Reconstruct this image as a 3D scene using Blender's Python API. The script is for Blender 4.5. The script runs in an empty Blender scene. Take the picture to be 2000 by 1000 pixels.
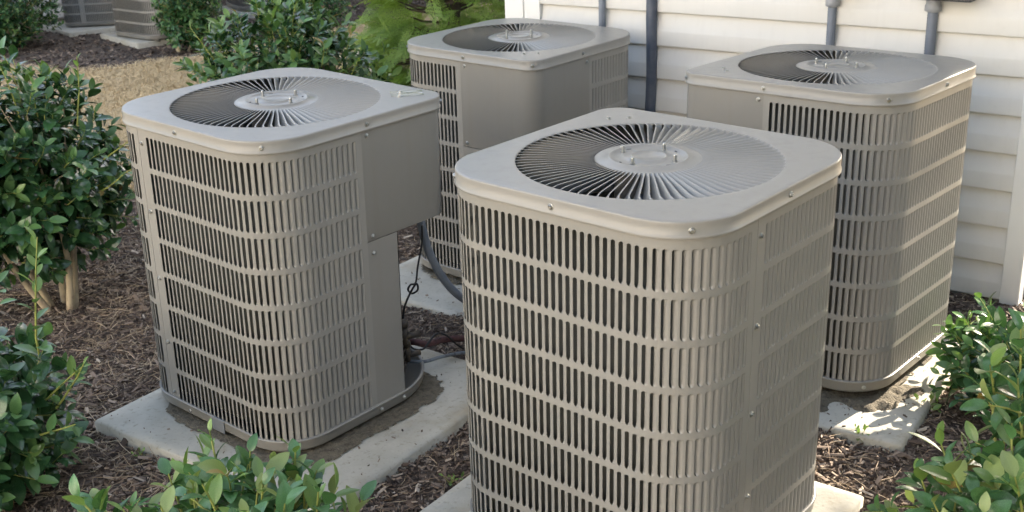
import bpy, bmesh, math, random
import numpy as np
from mathutils import Matrix, Vector
random.seed(7); rng = np.random.default_rng(7)
R = math.radians; PI = math.pi
S = bpy.context.scene
COL = S.collection

# ------------------------------------------------------------------ camera
FPX, PITCH, ROLL = 2290.72, R(20.0333), R(-1.8558)
CAM = Vector((0, 0, 1.80))
c_, s_ = math.cos(PITCH), math.sin(PITCH)
cr, sr = math.cos(ROLL), math.sin(ROLL)
EX = Vector((1, 0, 0)); UPV = Vector((0, s_, c_)); FWD = Vector((0, c_, -s_))
RIGHT = cr * EX + sr * UPV
CUP = (-sr) * EX + cr * UPV
cam = bpy.data.cameras.new('camera'); camo = bpy.data.objects.new('camera', cam); COL.objects.link(camo)
M = Matrix.Identity(4)
for i in range(3):
    M[i][0] = RIGHT[i]; M[i][1] = CUP[i]; M[i][2] = -FWD[i]; M[i][3] = CAM[i]
camo.matrix_world = M
cam.sensor_width = 36; cam.lens = 36 * FPX / 2000
cam.clip_start = .05; cam.clip_end = 600
cam.dof.use_dof = True; cam.dof.focus_distance = 3.0; cam.dof.aperture_fstop = 9
S.camera = camo

# ------------------------------------------------------------------ light
SUN_AZ, SUN_EL = R(42.4), R(25)                       # azimuth measured from +X towards +Y
sd = Vector((math.cos(SUN_AZ) * math.cos(SUN_EL), math.sin(SUN_AZ) * math.cos(SUN_EL), math.sin(SUN_EL)))
sun = bpy.data.lights.new('sun', 'SUN'); sun.energy = 5.0; sun.angle = R(.6); sun.color = (1, .87, .70)
suno = bpy.data.objects.new('sun', sun); COL.objects.link(suno)
suno.rotation_euler = sd.to_track_quat('Z', 'Y').to_euler()
W = bpy.data.worlds.new('World'); S.world = W; W.use_nodes = True
nt = W.node_tree; nt.nodes.clear()
sky = nt.nodes.new('ShaderNodeTexSky'); sky.sky_type = 'NISHITA'; sky.sun_disc = False
sky.sun_elevation = SUN_EL; sky.sun_rotation = PI / 2 - SUN_AZ
sky.air_density = 1.0; sky.dust_density = 2.5; sky.ozone_density = 1.0
hs = nt.nodes.new('ShaderNodeHueSaturation'); hs.inputs['Saturation'].default_value = .70
bg = nt.nodes.new('ShaderNodeBackground'); bg.inputs[1].default_value = .15
wo = nt.nodes.new('ShaderNodeOutputWorld')
nt.links.new(sky.outputs[0], hs.inputs['Color']); nt.links.new(hs.outputs[0], bg.inputs[0]); nt.links.new(bg.outputs[0], wo.inputs[0])
S.view_settings.view_transform = 'Standard'; S.view_settings.look = 'None'
S.view_settings.exposure = 2.07; S.view_settings.gamma = 1

# ------------------------------------------------------------------ helpers
def mat(name, col, rough=.5, metal=0, noise=None, bump=None, attr=None, coat=0, spec=None, var=0.0, streak=0.0):
    """noise=(scale, colour2, lo, hi) mixes a second colour in; bump=(scale, strength, distance); attr=list of ramp colours read from 'tone'"""
    m = bpy.data.materials.new(name); m.use_nodes = True; t = m.node_tree; N = t.nodes; L = t.links
    b = N['Principled BSDF']; b.inputs['Base Color'].default_value = (*col, 1); b.inputs['Roughness'].default_value = rough
    b.inputs['Metallic'].default_value = metal
    if coat: b.inputs['Coat Weight'].default_value = coat; b.inputs['Coat Roughness'].default_value = .15
    if spec is not None: b.inputs['Specular IOR Level'].default_value = spec
    src = None
    tc = N.new('ShaderNodeTexCoord')
    if attr:
        a = N.new('ShaderNodeAttribute'); a.attribute_name = 'tone'
        r = N.new('ShaderNodeValToRGB'); cr_ = r.color_ramp
        while len(cr_.elements) > 1: cr_.elements.remove(cr_.elements[0])
        cr_.elements[0].position = 0; cr_.elements[0].color = (*attr[0], 1)
        for i, c in enumerate(attr[1:]):
            e = cr_.elements.new((i + 1) / (len(attr) - 1)); e.color = (*c, 1)
        L.new(a.outputs['Fac'], r.inputs[0]); src = r.outputs[0]
    if noise:
        lst = noise if isinstance(noise, list) else [noise]
        for (sc, c2, lo, hi) in lst:
            n = N.new('ShaderNodeTexNoise'); n.inputs['Scale'].default_value = sc; n.inputs['Detail'].default_value = 6
            n.inputs['Roughness'].default_value = .62
            L.new(tc.outputs['Object'], n.inputs['Vector'])
            mr = N.new('ShaderNodeMapRange'); mr.inputs['From Min'].default_value = lo; mr.inputs['From Max'].default_value = hi
            L.new(n.outputs[0], mr.inputs[0])
            mx = N.new('ShaderNodeMix'); mx.data_type = 'RGBA'
            L.new(mr.outputs[0], mx.inputs[0])
            if src: L.new(src, mx.inputs[6])
            else: mx.inputs[6].default_value = (*col, 1)
            mx.inputs[7].default_value = (*c2, 1); src = mx.outputs[2]
    if streak:
        mp = N.new('ShaderNodeMapping'); mp.inputs['Scale'].default_value = (38, 38, 1.6); L.new(tc.outputs['Object'], mp.inputs[0])
        n = N.new('ShaderNodeTexNoise'); n.inputs['Scale'].default_value = 1; n.inputs['Detail'].default_value = 5; L.new(mp.outputs[0], n.inputs['Vector'])
        mr = N.new('ShaderNodeMapRange'); mr.inputs['From Min'].default_value = .5; mr.inputs['From Max'].default_value = .78; mr.inputs['To Max'].default_value = streak; L.new(n.outputs[0], mr.inputs[0])
        mx = N.new('ShaderNodeMix'); mx.data_type = 'RGBA'; L.new(mr.outputs[0], mx.inputs[0])
        if src: L.new(src, mx.inputs[6])
        else: mx.inputs[6].default_value = (*col, 1)
        mx.inputs[7].default_value = (.20, .17, .13, 1); src = mx.outputs[2]
        ad = N.new('ShaderNodeMath'); ad.operation = 'MULTIPLY_ADD'; ad.inputs[1].default_value = .6; ad.inputs[2].default_value = rough
        L.new(mr.outputs[0], ad.inputs[0]); L.new(ad.outputs[0], b.inputs['Roughness'])
    if var:
        oi = N.new('ShaderNodeObjectInfo'); h = N.new('ShaderNodeHueSaturation')
        mr = N.new('ShaderNodeMapRange'); mr.inputs['To Min'].default_value = 1 - var; mr.inputs['To Max'].default_value = 1 + var
        L.new(oi.outputs['Random'], mr.inputs[0]); L.new(mr.outputs[0], h.inputs['Value'])
        if src: L.new(src, h.inputs['Color'])
        else: h.inputs['Color'].default_value = (*col, 1)
        src = h.outputs[0]
    if src: L.new(src, b.inputs['Base Color'])
    if bump:
        n = N.new('ShaderNodeTexNoise'); n.inputs['Scale'].default_value = bump[0]; n.inputs['Detail'].default_value = 5
        L.new(tc.outputs['Object'], n.inputs['Vector'])
        bp = N.new('ShaderNodeBump'); bp.inputs['Strength'].default_value = bump[1]; bp.inputs['Distance'].default_value = bump[2]
        L.new(n.outputs[0], bp.inputs['Height']); L.new(bp.outputs[0], b.inputs['Normal'])
    return m

def link(o, parent=None, **k):
    COL.objects.link(o)
    if parent: o.parent = parent
    for a, v in k.items(): o[a] = v
    return o
def mesh(name, V, F, m=None, smooth=True, tone=None, mats=None, mi=None):
    me = bpy.data.meshes.new(name)
    V = np.asarray(V, dtype=np.float32)
    if isinstance(F, np.ndarray):
        n, k = F.shape
        me.vertices.add(len(V)); me.vertices.foreach_set('co', V.ravel())
        me.loops.add(n * k); me.loops.foreach_set('vertex_index', F.astype(np.int32).ravel())
        me.polygons.add(n); me.polygons.foreach_set('loop_start', np.arange(0, n * k, k, dtype=np.int32))
        me.polygons.foreach_set('loop_total', np.full(n, k, dtype=np.int32))
        me.update(calc_edges=True)
    else:
        me.from_pydata([tuple(map(float, v)) for v in V], [], F); me.update()
    if smooth: me.polygons.foreach_set('use_smooth', [True] * len(me.polygons))
    if tone is not None:
        a = me.attributes.new('tone', 'FLOAT', 'FACE'); a.data.foreach_set('value', np.asarray(tone, dtype=np.float32))
    for x in (mats or ([m] if m else [])): me.materials.append(x)
    if mi is not None: me.polygons.foreach_set('material_index', np.asarray(mi, dtype=np.int32))
    return me
def obj(name, me, parent=None, mw=None, **k):
    o = bpy.data.objects.new(name, me); link(o, parent, **k)
    if mw is not None: o.matrix_basis = mw
    return o
def empty(name, mw, label, cat, group=None, kind=None):
    o = bpy.data.objects.new(name, None); o.empty_display_size = .1; link(o); o.matrix_basis = mw
    o['label'] = label; o['category'] = cat
    if group: o['group'] = group
    return o
def rings(rs, close_bottom=False, close_top=False):
    """rs: list of rings (lists of the same number of points) -> V,F"""
    n = len(rs[0]); V = [p for r in rs for p in r]; F = []
    for i in range(len(rs) - 1):
        for j in range(n):
            a = i * n + j; b = i * n + (j + 1) % n
            F.append((a, b, b + n, a + n))
    if close_bottom: F.append(tuple(range(n - 1, -1, -1)))
    if close_top: F.append(tuple((len(rs) - 1) * n + j for j in range(n)))
    return V, F
def lathe(prof, n=48, c=(0, 0, 0)):
    rs = [[(c[0] + r * math.cos(2 * PI * j / n), c[1] + r * math.sin(2 * PI * j / n), c[2] + z) for j in range(n)] for r, z in prof]
    return rings(rs)
def tube(pts, rad, n=8, cap=True):
    pts = [Vector(p) for p in pts]; rs = []
    if not hasattr(rad, '__len__'): rad = [rad] * len(pts)
    up = Vector((0, 0, 1))
    for i, p in enumerate(pts):
        d = (pts[min(i + 1, len(pts) - 1)] - pts[max(i - 1, 0)]).normalized()
        if i == 0:
            a = d.cross(up if abs(d.z) < .9 else Vector((1, 0, 0))).normalized()
        else: a = (a - d * a.dot(d)).normalized()
        b = d.cross(a)
        rs.append([tuple(p + (a * math.cos(2 * PI * k / n) + b * math.sin(2 * PI * k / n)) * rad[i]) for k in range(n)])
    return rings(rs, cap, cap)
def spline(pts, n=8):
    P = [Vector(p) for p in pts]; P = [2 * P[0] - P[1]] + P + [2 * P[-1] - P[-2]]; out = []
    for i in range(1, len(P) - 2):
        for k in range(n):
            t = k / n; a, b, c, d = P[i - 1], P[i], P[i + 1], P[i + 2]
            out.append(.5 * ((2 * b) + (c - a) * t + (2 * a - 5 * b + 4 * c - d) * t * t + (3 * b - 3 * c + d - a) * t ** 3))
    out.append(P[-2]); return out
class Acc:
    def __init__(s): s.V = []; s.F = []
    def add(s, VF, M=None):
        V, F = VF; o = len(s.V)
        s.V += [tuple(M @ Vector(v)) for v in V] if M is not None else [tuple(v) for v in V]
        s.F += [tuple(i + o for i in f) for f in F]; return s
    def mesh(s, name, m, smooth=True): return mesh(name, s.V, s.F, m, smooth)
def box(x0, x1, y0, y1, z0, z1):
    V = [(x, y, z) for z in (z0, z1) for x, y in ((x0, y0), (x1, y0), (x1, y1), (x0, y1))]
    return V, [(3, 2, 1, 0), (4, 5, 6, 7), (0, 1, 5, 4), (1, 2, 6, 5), (2, 3, 7, 6), (3, 0, 4, 7)]
def bevelled(me, w=.002, seg=2):
    bm = bmesh.new(); bm.from_mesh(me)
    bmesh.ops.bevel(bm, geom=[e for e in bm.edges if len(e.link_faces) == 2 and e.calc_face_angle(0) > .6], offset=w, segments=seg, affect='EDGES', profile=.6)
    bm.to_mesh(me); bm.free(); return me
_h = rng.random((64, 64))
def vnoise(x, y):
    x = np.asarray(x, float); y = np.asarray(y, float)
    xi = np.floor(x).astype(int); yi = np.floor(y).astype(int); fx = x - xi; fy = y - yi
    fx = fx * fx * (3 - 2 * fx); fy = fy * fy * (3 - 2 * fy)
    g = lambda a, b: _h[a % 64, b % 64]
    return (g(xi, yi) * (1 - fx) + g(xi + 1, yi) * fx) * (1 - fy) + (g(xi, yi + 1) * (1 - fx) + g(xi + 1, yi + 1) * fx) * fy
def fbm(x, y, o=4):
    r = 0; a = .5
    for i in range(o): r = r + a * (vnoise(x * 2 ** i + 7 * i, y * 2 ** i + 3 * i) - .5); a *= .5
    return r
def gz(x, y):
    x = np.asarray(x, float); y = np.asarray(y, float)
    z = .022 - .055 * np.exp(-((y - 5.1) / .95) ** 2) - .02 * np.clip((y - 6) / 3, 0, 1)
    return z + .05 * fbm(x * 1.3, y * 1.3, 3)
def project(p):
    d = Vector(p) - CAM; w = d.dot(FWD)
    return 1000 + FPX * d.dot(RIGHT) / w, 500 - FPX * d.dot(CUP) / w, w
def inframe(p, m=0):
    x, y, w = project(p); return w > 0 and -m < x < 2000 + m and -m < y < 1000 + m

# ------------------------------------------------------------------ materials
PAINT = mat('taupe_painted_steel', (.278, .266, .240), .34, coat=.06, streak=.10, noise=[(2.2, (.260, .248, .222), .42, .75), (40, (.25, .238, .21), .60, .85)], bump=(420, .06, .0006))
PAINT2 = mat('taupe_painted_steel_worn', (.245, .235, .213), .29, coat=.08, streak=.13, noise=[(1.8, (.23, .219, .196), .4, .8), (60, (.22, .207, .18), .66, .88)], bump=(300, .08, .0008))
ZINC = mat('zinc_plated_steel', (.45, .45, .43), .32, 1, bump=(200, .1, .0005))
COIL = mat('coil_fins', (.035, .038, .034), .6)
def _coil():
    t = COIL.node_tree; N = t.nodes; L = t.links; b = N['Principled BSDF']
    tc = N.new('ShaderNodeTexCoord'); w = N.new('ShaderNodeTexWave'); w.bands_direction = 'Z'; w.inputs['Scale'].default_value = 170
    L.new(tc.outputs['Object'], w.inputs['Vector'])
    r = N.new('ShaderNodeValToRGB'); r.color_ramp.elements[0].color = (.04, .04, .035, 1); r.color_ramp.elements[1].color = (.15, .15, .128, 1)
    L.new(w.outputs['Fac'], r.inputs[0]); L.new(r.outputs[0], b.inputs['Base Color'])
_coil()
DARK = mat('hole_shade', (.03, .032, .036), .5)
FANM = mat('blue_grey_fan_blade_sky_tint', (.13, .22, .42), .3, .4)  # blue-grey metal, made bluer to stand in for reflected sky
BLACK = mat('black_rubber', (.015, .015, .016), .55)
BLACKV = mat('grimy_valve_brass', (.05, .042, .035), .5, .4, noise=(40, (.12, .09, .05), .5, .7))
MAROON = mat('maroon_pipe_insulation', (.09, .035, .035), .7, noise=(60, (.03, .02, .02), .5, .7), bump=(120, .4, .002))
GREYPIPE = mat('weathered_grey_pipe', (.16, .18, .2), .6, noise=(50, (.06, .06, .07), .5, .7))
CONDUIT = mat('blue_grey_plastic_conduit', (.20, .225, .265), .42, noise=(6, (.15, .17, .21), .4, .7))
CONDARK = mat('dark_blue_insulated_line', (.07, .085, .115), .5, noise=(14, (.12, .13, .16), .45, .7), bump=(90, .4, .002))
FITTING = mat('grey_conduit_fitting', (.33, .34, .36), .45)
CONC = mat('weathered_concrete', (.47, .45, .385), .88, noise=[(5, (.38, .36, .30), .42, .66), (60, (.26, .24, .19), .55, .78), (2.6, (.36, .31, .22), .52, .7)], bump=(90, .35, .003))
SIDING = mat('cream_vinyl_siding', (.66, .64, .595), .42, streak=.05, noise=[(1.4, (.62, .60, .555), .4, .7), (9, (.58, .56, .51), .6, .85)], bump=(160, .05, .0006))
TRIM = mat('white_vinyl_trim', (.80, .79, .75), .4)
ROOFM = mat('grey_shingle', (.12, .12, .12), .9)
MULCHBASE = mat('damp_mulch_soil', (.075, .055, .042), .95, noise=[(24, (.13, .10, .075), .45, .7), (90, (.22, .18, .14), .55, .75)], bump=(60, .8, .012))
CHIP = mat('bark_chips', (.1, .07, .05), .85, attr=[(.034, .022, .016), (.11, .076, .055), (.20, .146, .108), (.34, .265, .20), (.52, .44, .345)])
STRAW = mat('pine_straw', (.4, .3, .19), .7, attr=[(.16, .10, .06), (.34, .25, .15), (.50, .40, .27)])
GRASSM = mat('dormant_grass_blades', (.5, .4, .24), .8, attr=[(.46, .35, .20), (.55, .43, .26), (.62, .50, .31), (.58, .47, .29)])
LAWNB = mat('dormant_lawn_thatch', (.46, .36, .21), .95, noise=[(9, (.48, .40, .27), .4, .65), (70, (.24, .17, .09), .5, .7)], bump=(80, .7, .015))
DIRT = mat('dry_dirt_litter', (.14, .12, .085), .95, noise=[(60, (.06, .05, .036), .45, .65), (30, (.22, .185, .13), .55, .75)], bump=(160, 1, .006))
BARK = mat('tan_shrub_bark', (.46, .37, .235), .8, noise=(30, (.30, .23, .15), .5, .7), bump=(70, .5, .004))
BARKD = mat('brown_tree_bark', (.12, .09, .065), .9, noise=(20, (.06, .045, .03), .45, .65), bump=(30, .8, .02))
TWIG = mat('yellow_green_twig', (.28, .30, .07), .5)
TWIGB = mat('brown_twig', (.16, .12, .07), .7)
def leafmat(name, c, c2, rough=.3, trans=.12, sc=35):
    m = mat(name, c, rough, noise=(sc, c2, .35, .7), var=.28, spec=.5)
    b = m.node_tree.nodes['Principled BSDF']
    t = m.node_tree; N = t.nodes; L = t.links
    tr = N.new('ShaderNodeBsdfTranslucent'); tr.inputs[0].default_value = (c2[0] * 1.6, c2[1] * 1.7, c2[2] * .8, 1)
    mx = N.new('ShaderNodeMixShader'); mx.inputs[0].default_value = trans
    L.new(b.outputs[0], mx.inputs[1]); L.new(tr.outputs[0], mx.inputs[2]); L.new(mx.outputs[0], N['Material Output'].inputs[0])
    return m
LEAF_D = leafmat('dark_holly_leaf', (.024, .068, .027), (.055, .13, .045), .18, .08)
LEAF_M = leafmat('mid_green_holly_leaf', (.068, .148, .046), (.12, .22, .07), .3, .12)
LEAF_B = leafmat('young_yellow_green_leaf', (.11, .195, .05), (.18, .28, .08), .33, .18)
LEAF_G = leafmat('broad_green_leaf', (.048, .125, .050), (.10, .21, .075), .27, .12)
LEAF_E = leafmat('pale_olive_leaf_edge', (.20, .26, .09), (.26, .33, .12), .4, .2)
LEAF_Y = leafmat('yellowed_spotted_leaf', (.34, .27, .07), (.20, .12, .04), .5, .15)
ARB = leafmat('arborvitae_spray', (.09, .165, .035), (.30, .40, .10), .6, .3, sc=7)
TREEL = leafmat('tree_leaf', (.05, .10, .03), (.08, .14, .04), .5, .2)

# ------------------------------------------------------------------ ground
def seq(a, b, st): return list(np.arange(a, b - 1e-6, st))
xs = [-250, -120, -60, -30, -18, -12, -9, -7, -6, -5.5] + seq(-5, 3.2, .05) + [3.3, 3.8, 4.5, 6, 9, 14, 25, 50, 110, 250]
ys = [-60, -25, -10, -4, -1, 0, .8] + seq(1.4, 7, .05) + seq(7, 16, .12) + [16.4, 17.5, 20, 26, 40, 80, 160, 320]
xs = np.array(xs); ys = np.array(ys)
GX, GY = np.meshgrid(xs, ys)
def lawn_near(x): return 5.95 + .18 * np.sin(x * 1.7) + .25 * (vnoise(np.asarray(x) * 2.1, np.asarray(x) * 0 + 5) - .5)
def lawn_far(x): return np.interp(x, [-9, -5, -4.2, -3.6, -2.7, -1.9, -1.3, -.5, 1], [10.2, 10.3, 9.95, 9.6, 10.0, 10.9, 11.5, 12.5, 13]) + .3 * (vnoise(np.asarray(x) * 3.1, np.asarray(x) * 0 + 9) - .5)
def in_lawn(x, y): return (y > lawn_near(x)) & (y < lawn_far(x)) & (x < .9) & (x > -14)
GZ = gz(GX, GY)
far = (GY > 17) | (GX < -6) | (GX > 3.3) | (GY < 1)
GZ = np.where(far, 0.0, GZ)
mul = ~in_lawn(GX, GY)
GZ = GZ + np.where(mul & ~far, .035 * fbm(GX * 9, GY * 9, 3), .01 * fbm(GX * 6, GY * 6, 2))
# lawn edge: mulch bed is cut about 4 cm lower than the turf at the far edge
GZ = GZ + np.where(in_lawn(GX, GY), .03, 0)
nx, ny = len(xs), len(ys)
Vg = np.stack([GX.ravel(), GY.ravel(), GZ.ravel()], 1)
J, I = np.meshgrid(np.arange(ny - 1), np.arange(nx - 1), indexing='ij')
Fg = np.stack([J * nx + I, J * nx + I + 1, (J + 1) * nx + I + 1, (J + 1) * nx + I], -1).reshape(-1, 4)
cx = Vg[Fg].mean(1)
isl = in_lawn(cx[:, 0], cx[:, 1])
near = (~isl) & (cx[:, 1] < 8.5) & (cx[:, 1] > 1) & (cx[:, 0] > -6) & (cx[:, 0] < 3.3)
back = (~isl) & (~near) & (cx[:, 1] > 8.5) & (cx[:, 1] < 17) & (cx[:, 0] > -6) & (cx[:, 0] < 3.3)
rest = ~(isl | near | back)
for nm, msk, m in (('mulch_bed', near, MULCHBASE), ('lawn', isl, LAWNB), ('back_mulch_bed', back, MULCHBASE), ('ground', rest, LAWNB)):
    F = Fg[msk]; u, inv = np.unique(F, return_inverse=True)
    obj(nm, mesh(nm, Vg[u], inv.reshape(-1, 4), m), kind='structure')

# ------------------------------------------------------------------ the condenser units
HT = .9635
CT = {'L': 0, 'F': 90, 'B': -90, 'R': 180}
UP = {'L': (-.6977, 3.5099, -.7515, .8663, 1.5292, .9575), 'F': (.3285, 2.6686, -.7373, .8564, 1.0630, .2391),
      'B': (.0580, 4.8205, -.8022, .8685, .9549, .2649), 'R': (1.0771, 3.7979, -.7604, .8552, -.7645, .5779)}
def unit_matrix(k):
    X, Y, Z, yaw, a, b = UP[k]; a = a / 57.3; b = b / 57.3
    tilt = Matrix(((1, 0, b), (0, 1, -a), (-b, a, 1)))
    rot = tilt @ Matrix.Rotation(yaw + R(CT[k]), 3, 'Z')
    q = rot.to_quaternion().to_matrix()
    base = Vector((X, Y, Z + 1.8)) + q @ Vector((0, 0, -HT))
    return Matrix.Translation(base) @ q.to_4x4()
def outline(h, r, rc, nc=14, ns=6):
    """rounded square, ccw, control corner is +x,-y. returns list of (x,y,nx,ny)"""
    out = []; C = [(1, 1, r), (-1, 1, r), (-1, -1, r), (1, -1, rc)]
    for k in range(4):
        sx, sy, q = C[k]
        for i in range(nc + 1):
            a = R(90 * k + 90 * i / nc); out.append((sx * (h - q) + q * math.cos(a), sy * (h - q) + q * math.sin(a), math.cos(a), math.sin(a)))
        sx2, sy2, q2 = C[(k + 1) % 4]; a = R(90 * (k + 1))
        e = (sx2 * (h - q2) + q2 * math.cos(a), sy2 * (h - q2) + q2 * math.sin(a)); s0 = out[-1]
        for i in range(1, ns):
            t = i / ns; out.append((s0[0] + (e[0] - s0[0]) * t, s0[1] + (e[1] - s0[1]) * t, math.cos(a), math.sin(a)))
    return out
def ring(ol, inset, z): return [(x - nx * inset, y - ny * inset, z) for x, y, nx, ny in ol]
# perimeter of the body, clockwise from the middle of the -y face
BH, BR, BRC = .3643, .155, .066
def per_build():
    L = []; a = BH - BR; b = BH - BRC; s = 0
    def line(p, q):
        nonlocal s; l = math.dist(p, q); L.append((s, s + l, 'l', p, q)); s += l
    def arc(c, r, a0):
        nonlocal s; l = r * PI / 2; L.append((s, s + l, 'a', c, r, a0)); s += l
    line((0, -BH), (-a, -BH)); arc((-a, -a), BR, 270); line((-BH, -a), (-BH, a)); arc((-a, a), BR, 180)
    line((-a, BH), (a, BH)); arc((a, a), BR, 90); line((BH, a), (BH, -b)); arc((b, -b), BRC, 360); line((b, -BH), (0, -BH))
    return L, s
PER, PLEN = per_build()
def per(s):
    s = s % PLEN
    for g in PER:
        if s <= g[1] + 1e-9:
            if g[2] == 'l':
                p, q = g[3], g[4]; t = (s - g[0]) / max(1e-9, g[1] - g[0]); d = Vector((q[0] - p[0], q[1] - p[1])).normalized()
                return p[0] + (q[0] - p[0]) * t, p[1] + (q[1] - p[1]) * t, d.y * -1, d.x  # outward normal for clockwise travel
            a = R(g[5]) - (s - g[0]) / g[4]
            return g[3][0] + g[4] * math.cos(a), g[3][1] + g[4] * math.sin(a), math.cos(a), math.sin(a)
def s_of(face, t):
    """arc position of local coordinate t on a face"""
    a = BH - BR
    if face == '-x': return PER[2][0] + (t + a)
    if face == '+x': return PER[6][0] + (a - t)
PITCH_L, SLOT, ROW0, ROWP, SLOTH = .02006, .0153, .9015, .1095, .0948
NROW = 8
ROWS = [(ROW0 - i * ROWP - SLOTH, ROW0 - i * ROWP) for i in range(NROW)]
PZ0, PZ1 = .040, .935
def louver_mesh(m):
    zs = [0, .0010, .0028, .0060, .0095, .0460, .0872, .0898, .0922, .0938, SLOTH]
    def g(z):
        b = min(1, z / .0095); t = min(1, (SLOTH - z) / .0075)
        return math.sin(b * PI / 2) * math.sin(t * PI / 2)
    sec = [(0, 0), (.0036, .0009), (.0068, .0036), (.0106, .0112)]
    V = []; F = []
    for z in zs:
        k = g(z)
        for i, (u, v) in enumerate(sec):
            uu = u * (.25 * k + .75) if i else 0
            V.append((-(uu + (1 - k) * (SLOT - .0106) * (i / 3) * .2), v * k + .0004, z))
    n = 4
    for j in range(len(zs) - 1):
        for i in range(3): F.append((j * n + i, j * n + i + 1, (j + 1) * n + i + 1, (j + 1) * n + i))
    return mesh('louver', V, F, m)
LOUV = louver_mesh(PAINT)
LV = [Vector(v.co) for v in LOUV.vertices]; LF = [tuple(p.vertices) for p in LOUV.polygons]
def panel_mesh(s0, s1, m0=.016, m1=.016):
    """pressed sheet between two arc positions, with slot openings. returns mesh, louver hinge positions"""
    W_ = s1 - s0; n = int((W_ - m0 - m1) / PITCH_L); st = s0 + m0 + ((W_ - m0 - m1) - n * PITCH_L + (PITCH_L - SLOT)) / 2
    slots = [(st + i * PITCH_L, st + i * PITCH_L + SLOT) for i in range(n)]
    edges = [s0]
    def fill(a, b):
        k = max(1, int(math.ceil((b - a) / .012))); return [a + (b - a) * i / k for i in range(1, k + 1)]
    edges += fill(s0, slots[0][0])
    for i, (a, b) in enumerate(slots):
        edges.append(b)
        nxt = slots[i + 1][0] if i + 1 < len(slots) else s1
        edges += fill(b, nxt)
    zed = [PZ0] + sorted([z for r_ in ROWS for z in r_]) + [PZ1]
    V = []; F = []; D = {}
    def vid(s, z, d=0, uniq=False):
        k = (round(s, 5), round(z, 5), d)
        if uniq or k not in D:
            x, y, nx_, ny_ = per(s); V.append((x - nx_ * d, y - ny_ * d, z)); i = len(V) - 1
            if uniq: return i
            D[k] = i
        return D[k]
    slotset = {round(a, 5) for a, b in slots}; rowset = {round(a, 5) for a, b in ROWS}
    c = .0034
    for i in range(len(edges) - 1):
        a, b = edges[i], edges[i + 1]
        for j in range(len(zed) - 1):
            z0, z1 = zed[j], zed[j + 1]
            if round(a, 5) in slotset and round(z0, 5) in rowset:
                for (sa, za, ds, dz) in ((a, z0, c * .5, c * .5), (b, z0, -c * 1.9, c * 2.6), (b, z1, -c * 1.5, -c * 1.5), (a, z1, c * .5, -c * .5)):
                    p, q, r_ = vid(sa, za), vid(sa + ds, za), vid(sa, za + dz)
                    k_ = vid(sa + ds * .33, za + dz * .33)
                    f1 = (p, q, k_); f2 = (p, k_, r_)
                    if ds * dz > 0: f1 = f1[::-1]; f2 = f2[::-1]
                    F += [f1, f2]
                # jambs (thickness of the sheet)
                for (A, Bq) in (((b, z0 + c * 2.6), (b, z1 - c * 1.5)), ((a + c * .5, z1), (b - c * 1.5, z1))):
                    F.append((vid(*A, 0, True), vid(*Bq, 0, True), vid(*Bq, .0014, True), vid(*A, .0014, True)))
            else:
                F.append((vid(b, z0), vid(a, z0), vid(a, z1), vid(b, z1)))
    # folded side edges
    for e in (s0, s1):
        F.append((vid(e, PZ0, 0, True), vid(e, PZ1, 0, True), vid(e, PZ1, .006, True), vid(e, PZ0, .006, True)))
    return mesh('louvered_panel', V, F, PAINT), [a for a, b in slots]
def frame_at(x, y, nx_, ny_, z, off=0):
    """x axis = ccw tangent, y axis = inward, z up"""
    t = Vector((-ny_, nx_, 0)); n = Vector((-nx_, -ny_, 0))
    return Matrix(((t.x, n.x, 0, x + nx_ * off), (t.y, n.y, 0, y + ny_ * off), (0, 0, 1, z), (0, 0, 0, 1)))
def screw_mesh():
    A = Acc()
    def cone(prof, n):
        rs = [[(r * math.cos(2 * PI * k / n), -z, r * math.sin(2 * PI * k / n)) for k in range(n)] for r, z in prof]
        return rings(rs, False, True)
    A.add(cone([(.0074, 0), (.0074, .0012), (.0066, .0016)], 14))
    A.add(cone([(.0050, .0014), (.0050, .0048), (.0042, .0056), (.0022, .0056), (.0018, .0042)], 6))
    return A.mesh('screw', ZINC, False)
SCREW = screw_mesh()
# cap
OLC = outline(.37, .161, .0718, 16, 10)
def circ(ol, r, z): return [(r * math.cos(math.atan2(y, x)), r * math.sin(math.atan2(y, x)), z) for x, y, _, _ in ol]
RF, RH = .314, .127
V, F = rings([circ(OLC, RF - .0005, HT - .0025), circ(OLC, RF + .0005, HT - .0004), circ(OLC, RF + .0025, HT), circ(OLC, RF + .012, HT)] +
             [ring(OLC, i, HT + z) for i, z in ((.012, 0), (.0046, -.0001), (.0024, -.0006), (.0009, -.0018), (.0001, -.0036), (0, -.0052), (0, -.0110), (0, -.0308), (-.0014, -.0324), (-.0021, -.0342), (-.0021, -.0374), (-.0012, -.0390), (.0010, -.0396), (.0045, -.0390), (.0045, -.028))])
CAP = mesh('top_cover', V, F, PAINT)
# vanes of the fan guard
NV = 84
def vane_mesh():
    st = [RH - .002, RH + .004, .150, .20, .25, .283, .295, .303, .309, .3125, RF + .001]; V = []; F = []
    for r in st:
        p = 2 * PI * r / NV; g = 1.0
        if r > .299: g = math.sqrt(max(0, 1 - ((r - .299) / (RF + .001 - .299)) ** 2))
        if r < .135: g = max(0, (r - RH + .002) / .010)
        d = (.0078 + .0115 * (r - RH) / (RF - RH)) * g
        w = .72 * p
        yo = .0016 if r < .2 else .0024
        pr = [(yo, 0), (-.0008, .0001), (-.0016, -.10 * d), (-.0016 - .42 * w, -.62 * d), (-.0016 - (.80 + .2 * (1 - g)) * w, -d)]
        hk = .0065 * (max(0, r - .281) / .034) ** 2
        for t, z in pr: V.append((r, t + hk * (1 if z > -.001 else .8), z))
    n = 5
    for j in range(len(st) - 1):
        for i in range(n - 1): F.append((j * n + i, (j + 1) * n + i, (j + 1) * n + i + 1, j * n + i + 1))
    return mesh('vane', V, F, PAINT)
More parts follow.
